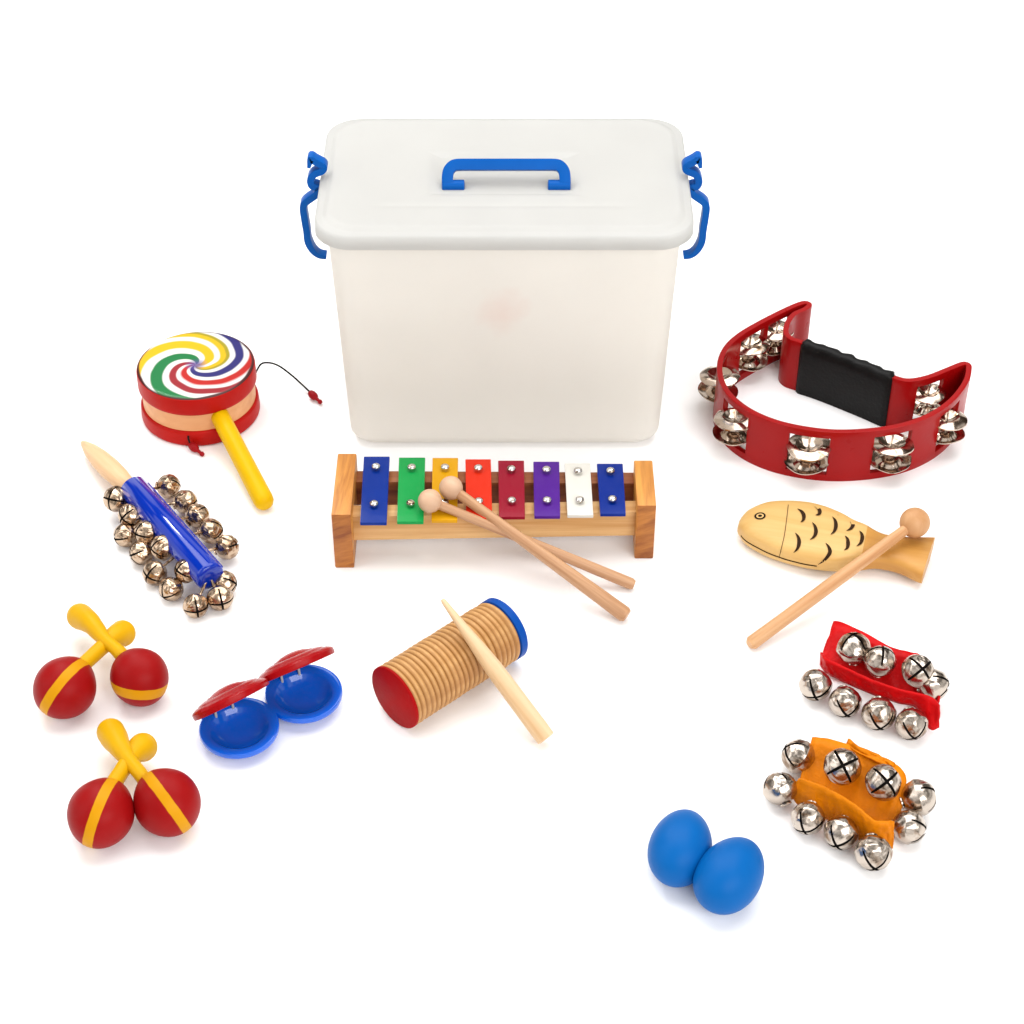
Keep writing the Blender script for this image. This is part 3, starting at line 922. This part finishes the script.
# carry the line on past the contact point to the seen tip
best = None
for k in range(100, 200):
    q = E_+tp_d*(k/100)
    u_ = q-cam.location
    w__ = u_.y*CE-u_.z*SE; px = 512+FOC*u_.x/w__; py = 512-FOC*(u_.y*SE+u_.z*CE)/w__
    e = (px-443)**2+(py-598.5)**2
    if best is None or e < best[0]: best = (e, q)
tipp = best[1]
root = empty('scraper_stick', E_.xy.to_3d(), 'pale tapered wooden scraper stick leaning across the ribbed guiro', 'stick')
M['stick_pale'] = wood('pale maple stick', 'F0D0A6', 'DAAF7C', tipp-E_, .8, .45, 1.4)
b = MB(); b.rod(E_, tipp, [(0, .0054), (.006, .0068), (.08, .0070), (.3, .0068), (.5, .0064), (.62, .0055), (.70, .0047), (.8, .0036), (.9, .0026), (.985, .0019), (1, .0012)], 24)
b.build('stick_body', M['stick_pale'], root, angle=50)

# ------------------------------------------------------------------ wooden fish block
Fz = zoom(720, 480, 4.452)
FT = .0125       # half thickness
hd, tl = Fz(80, 212, FT), Fz(928, 356, FT)
fu = (tl-hd).normalized(); fv = V((-fu.y, fu.x, 0)); FL = (tl-hd).length
up = [(80, 210), (88, 180), (110, 150), (145, 125), (200, 105), (260, 98), (330, 97), (400, 103), (470, 122), (540, 152), (600, 190), (650, 218), (690, 240), (740, 255), (800, 262), (870, 262), (950, 260)]
dn = [(80, 214), (86, 238), (105, 268), (150, 305), (220, 340), (300, 368), (380, 388), (450, 398), (530, 402), (590, 398), (640, 385), (690, 383), (740, 390), (800, 405), (850, 428), (890, 448), (906, 455)]
def uvz(x, y): 
    q = Fz(x, y, FT)-hd
    return q.dot(fu), q.dot(fv)
UP = [uvz(x, y+(20 if x < 640 else 9)*min(1, (x-78)/60)) for x, y in up]; DN = [uvz(x, y-(20 if x < 640 else 9)*min(1, (x-78)/60)) for x, y in dn]
def interp(tab, u):
    tab = sorted(tab)
    if u <= tab[0][0]: return tab[0][1]
    for (a, va), (b_, vb) in zip(tab, tab[1:]):
        if u <= b_: return va+(vb-va)*(u-a)/(b_-a+1e-9)
    return tab[-1][1]
umin = min(UP[0][0], DN[0][0]); 
def thick(u): return FT*(1-.30*sstep(FL*.62, FL*.76, u))
root = empty('fish_wood_block', (hd+fu*FL*.5).xy.to_3d(), 'carved pale wooden fish shaped block with dark scale marks and an eye', 'wood block')
M['fish_wood'] = wood('golden bamboo', 'EBC37C', 'D8A658', fu, .7, .42, .8)
M['fish_tail'] = wood('golden bamboo tail', 'D9A04E', 'C0843A', fu, .7, .42, .8)
b = MB(); rings = []; NS = 70; NJ = 44
def smooth_tab(tab, u): 
    e = .0035
    return sum(interp(tab, u+k*e) for k in (-1, -.5, 0, .5, 1))/5
def fish_sec(u):
    a, c = smooth_tab(UP, u), smooth_tab(DN, u)
    return (a+c)/2, max((a-c)/2, .0004)
def fish_pt(u, v, dz=0.0):
    cv, hw = fish_sec(u)
    t = min(abs((v-cv)/hw), .999)
    z = thick_u(u)*(1-t**3.2)**(1/3.2)
    p = hd+fu*u+fv*v
    return V((p.x, p.y, FT+z+dz))
def thick_u(u):
    k = thick(u)
    f = min(max((u-umin)/.028, 0), 1)
    return k*(.25+.75*math.sqrt(max(0, 1-(1-f)**2)))
for i in range(NS+1):
    u = umin+(FL-umin)*(i/NS)**1.15 if i else umin
    cv, hw = fish_sec(u)
    if i == 0: hw = .004
    th = thick_u(u)
    ring = []
    for j in range(NJ):
        a = 2*PI*j/NJ
        ca, sa = math.cos(a), math.sin(a)
        e = 2/3.2
        y = math.copysign(abs(ca)**e, ca)*hw; z = math.copysign(abs(sa)**e, sa)*th
        # slanted tail end
        sl = 0
        if u > FL*.8: sl = (y+cv)*(.10)*sstep(FL*.8, FL, u)
        p = hd+fu*(u+sl)+fv*(cv+y)
        ring.append(V((p.x, p.y, FT+z)))
    rings.append(ring)
b.loft(rings[:50]); b.loft(rings[49:], mi=2)
# burnt scale marks and gill line lie on the carved top (same part, second material)
def mark(pts, widths):
    pts = catmull([V((q[0], q[1], 0)) for q in pts], 6)
    n_ = len(pts); vs = []; fs = []
    ws = [v.x for v in catmull([V((w_, 0, 0)) for w_ in widths], 6)]
    L_, R_ = [], []
    for i, q in enumerate(pts):
        d_ = (pts[min(i+1, n_-1)]-pts[max(i-1, 0)]).normalized(); nn = V((-d_.y, d_.x, 0))
        for sgn, ls in ((1, L_), (-1, R_)):
            s_ = q+nn*ws[i]*sgn
            u_, v_ = uvz(s_.x, s_.y)
            # lift the marked point to the carved surface along the view ray
            P0 = Fz(s_.x, s_.y, FT)
            zz = FT
            for _ in range(24):
                r_ = P0-hd
                zz = .6*zz+.4*fish_pt(r_.dot(fu), r_.dot(fv)).z
                P0 = Fz(s_.x, s_.y, zz)
            ls.append(P0+V((0, 0, .0006)))
    vs = L_+R_
    for i in range(n_-1): fs.append([i, i+1, n_+i+1, n_+i])
    b.add(vs, fs, 1)
def crescent(x0, y0, xm, ym, x1, y1, w=8.5):
    mark([(x0, y0), ((x0+xm)/2+4, (y0+ym)/2-3), (xm, ym), ((xm+x1)/2+5, (ym+y1)/2+4), (x1, y1)], [.6, w*.7, w, w*.7, .5])
for q in ((345, 130, 373, 160, 358, 190), (420, 118, 444, 142, 425, 158), (500, 165, 516, 205, 492, 245), (410, 190, 427, 232, 400, 268),
          (335, 237, 352, 280, 327, 327), (470, 282, 489, 325, 436, 380), (565, 172, 592, 200, 562, 228), (620, 228, 633, 262, 607, 297), (556, 250, 570, 285, 552, 315)):
    crescent(*q)
mark([(372, 102), (382, 105), (390, 110)], [1, 3, 1])
mark([(510, 145), (520, 150), (528, 158)], [1, 3, 1])
mark([(304, 112), (296, 180), (286, 250), (270, 318), (264, 345)], [1.3, 1.3, 1.3, 1.3, 1.3])
b.build('fish_body', [M['fish_wood'], M['ink'], M['fish_tail']], root, angle=50)
# sound slot along the near edge of the belly
sl_ = MB(); pts = []
for k in range(40):
    u = umin+.004+(FL*.42)*k/39
    cv, hw = fish_sec(u)
    ca, sa = math.cos(-PI*.012*0), 0
    p = hd+fu*u+fv*(cv-hw)
    pts.append(V((p.x, p.y, FT-thick_u(u)*.15)))
sl_.tube(pts, .0005, 8)
sl_.build('sound_slot', M['ink'], root)
# eye
ue, ve = uvz(178, 161)
P0 = Fz(178, 161, FT)
for _ in range(6):
    r_ = P0-hd; P0 = Fz(178, 161, fish_pt(r_.dot(fu), r_.dot(fv)).z)
r_ = P0-hd; u0, v0 = r_.dot(fu), r_.dot(fv)
ey = MB()
def eyering(r0, r1, mi):
    n_ = 28; vs = []
    for r in (r0, r1):
        for j in range(n_):
            a = 2*PI*j/n_
            vs.append(fish_pt(u0+r*math.cos(a), v0+r*math.sin(a), .0004))
    ey.add(vs, [[j, (j+1) % n_, n_+(j+1) % n_, n_+j] for j in range(n_)], mi)
eyering(.0029, .0044, 0); eyering(.0001, .0016, 0); eyering(.0016, .0029, 1)
ey.build('eye', [M['ink_black'], M['fish_wood']], root)
# beater
hd_m = Fz(867, 190, .0345); en_m = Fz(131, 733, .0055)
M['beater_wood'] = wood('pinkish beech', 'E0AE7C', 'C08450', en_m-hd_m, .9, .45, 1.6)
M['beater_ball'] = wood('tan beech ball', 'D6A270', 'BE8450', (0, 0, 1), .5, .5)
mallet('wooden ball mallet resting across the tail of the wooden fish', hd_m, en_m, .0118, [(0, .0040), (.2, .0046), (.5, .0052), (.8, .0052), (.985, .0054), (1, .0035)], (M['beater_wood'], M['beater_ball']), None)

# ------------------------------------------------------------------ wrist bell straps
W = zoom(750, 610, 3.79)
def ribbon(name, top, bot, mat, root, n=6, thick=.0016, nv=6, crinkle=.0027, seed=0):
    a = catmull(top, n); c = catmull(bot, n); b = MB(); rows = []
    for i, (p, q) in enumerate(zip(a, c)):
        row = []
        for k in range(nv+1):
            t = k/nv
            x = p.lerp(q, t); cf = math.sin(PI*t)*.85+.15
            x = x+V((0, 0, cf*crinkle*noise.noise(V((i*.35+seed, k*.7, seed)))))+V((0, cf*crinkle*noise.noise(V((i*.4, k*.6, seed+9))), 0))
            if x.z < .0009: x.z = .0009
            row.append(x)
        rows.append(row)
    b.loft(rows, closed=False)
    return b.build(name, mat, root, angle=70, solidify=thick)
root = empty('wrist_bells', W(480, 300, 0), 'red fabric wrist strap with seven or more silver jingle bells', 'bell strap')
root['label'] = 'red fabric wrist strap sewn with silver jingle bells'
# back leaf (outer face up), then the loop turns into the upright front leaf
ribbon('back_leaf', [W(318, 44, .020), W(345, 46, .023), W(440, 88, .025), W(530, 138, .025), W(600, 158, .024), W(650, 175, .022), W(700, 250, .018), W(718, 330, .018)],
       [W(268, 185, .008), W(300, 245, .003), W(400, 285, .002), W(520, 325, .002), W(600, 355, .002), W(650, 372, .002), W(690, 390, .002), W(700, 405, .003)], M['red_strap'], root, seed=3)
ribbon('front_leaf', [W(270, 160, .022), W(285, 182, .026), W(330, 205, .027), W(400, 238, .027), W(480, 272, .027), W(560, 300, .027), W(640, 318, .027), W(690, 332, .026), W(718, 362, .024)],
       [W(268, 208, .014), W(288, 234, .013), W(335, 262, .013), W(400, 292, .013), W(480, 324, .013), W(560, 350, .013), W(630, 370, .011), W(680, 450, .003), W(716, 444, .006)], M['red_strap'], root, seed=5)
def strap_bells(spots):
    ps = [bell_mesh('bell', .0118, M['bell_bright'], q+5) for q in range(3)]
    for i, (x, y, z, axis, spin) in enumerate(spots):
        place_bell(ps[i % 3], root, W(x, y, z), axis, spin, first=i < 3)
spots = []
def rb(*q): spots.append(q)
rb(394, 148, .0245, (-.1, .25, .9), .25); rb(492, 196, .0245, (.1, .2, .9), .35); rb(636, 232, .0265, (.1, -.62, .8), .55); rb(692, 284, .018, (.9, -.2, .4), .3)
rb(249, 282, .0135, (-.1, -.85, -.1), .45); rb(360, 346, .0125, (.05, -.9, -.25), .7); rb(487, 391, .0125, (.0, -.95, -.3), .75); rb(612, 430, .0125, (.05, -.95, -.25), .75)
strap_bells(spots)

root = empty('wrist_bells', W(380, 720, 0), 'orange fabric wrist strap sewn with silver jingle bells', 'bell strap')
tagp(root, 'orange fabric wrist strap sewn with silver jingle bells', 'bell strap', 'wrist bell straps')
for o in COL.objects:
    if o.get('category') == 'bell strap': o['group'] = 'wrist bell straps'
ribbon('back_leaf', [W(238, 484, .018), W(262, 483, .022), W(330, 496, .025), W(400, 520, .026), W(480, 555, .026), W(560, 590, .025), W(592, 635, .022), W(585, 700, .016)],
       [W(185, 655, .008), W(230, 690, .003), W(290, 722, .002), W(350, 755, .002), W(410, 790, .002), W(470, 835, .002), W(530, 850, .002), W(548, 830, .002)], M['orange_strap'], root, seed=13)
fl_ = ribbon('front_leaf', [W(172, 660, .018), W(190, 640, .023), W(240, 655, .026), W(300, 680, .027), W(350, 708, .027), W(400, 740, .026), W(440, 775, .026), W(475, 800, .026), W(520, 800, .026), W(545, 800, .024)],
       [W(160, 700, .006), W(180, 735, .003), W(225, 765, .001), W(290, 790, .001), W(340, 815, .001), W(390, 850, .001), W(430, 880, .001), W(465, 905, .001), W(510, 905, .002), W(542, 900, .003)], M['orange_strap'], root, seed=17)
tab = ribbon('strap_end', [W(372, 488, .028), W(420, 520, .029), W(500, 556, .028), W(550, 580, .026)], [W(368, 512, .024), W(415, 545, .0262), W(490, 580, .026), W(540, 600, .024)], M['orange_strap'], root, seed=21)
spots.clear()
rb(186, 556, .0135, (-.75, .2, .5), .1); rb(115, 680, .0125, (-.3, .75, .5), .2)
rb(350, 594, .0270, (-.12, -.62, .75), .6); rb(503, 655, .0270, (.05, -.62, .75), .6)
rb(221, 786, .0130, (-.3, -.9, -.15), .45); rb(346, 842, .0130, (-.35, -.9, -.1), .6); rb(466, 917, .0125, (0, -.95, -.25), .75)
rb(636, 712, .0150, (.9, .1, .3), .2); rb(600, 822, .0120, (.9, -.3, .2), .3)
strap_bells(spots)

# ------------------------------------------------------------------ egg shakers
Ez = zoom(630, 790, 6.4)
def egg(label, cx, cy, a, r, ang, tilt=0):
    root_c = Ez(cx, cy, r)
    d = V((math.cos(math.radians(ang))*math.cos(tilt), math.sin(math.radians(ang))*math.cos(tilt), math.sin(tilt)))
    b = MB(); prof = []
    for k in range(41):
        th = PI*k/40
        h = -math.cos(th)
        prof.append((r*math.sin(th)*(1-.09*h), a*h))
    b.lathe(root_c, d, prof, 64)
    o = b.build('egg_shaker', M['egg_blue'], None, angle=80)
    lo = min(v.co.z for v in o.data.vertices)
    o.location.z = -lo
    tagp(o, label, 'egg shaker', 'blue egg shakers')
egg('blue egg shaker lying further back, partly behind the other egg', 324, 366, .0288, .0206, 74)
egg('blue egg shaker lying in front, nearest the bottom edge', 640, 541, .0292, .0210, 58)
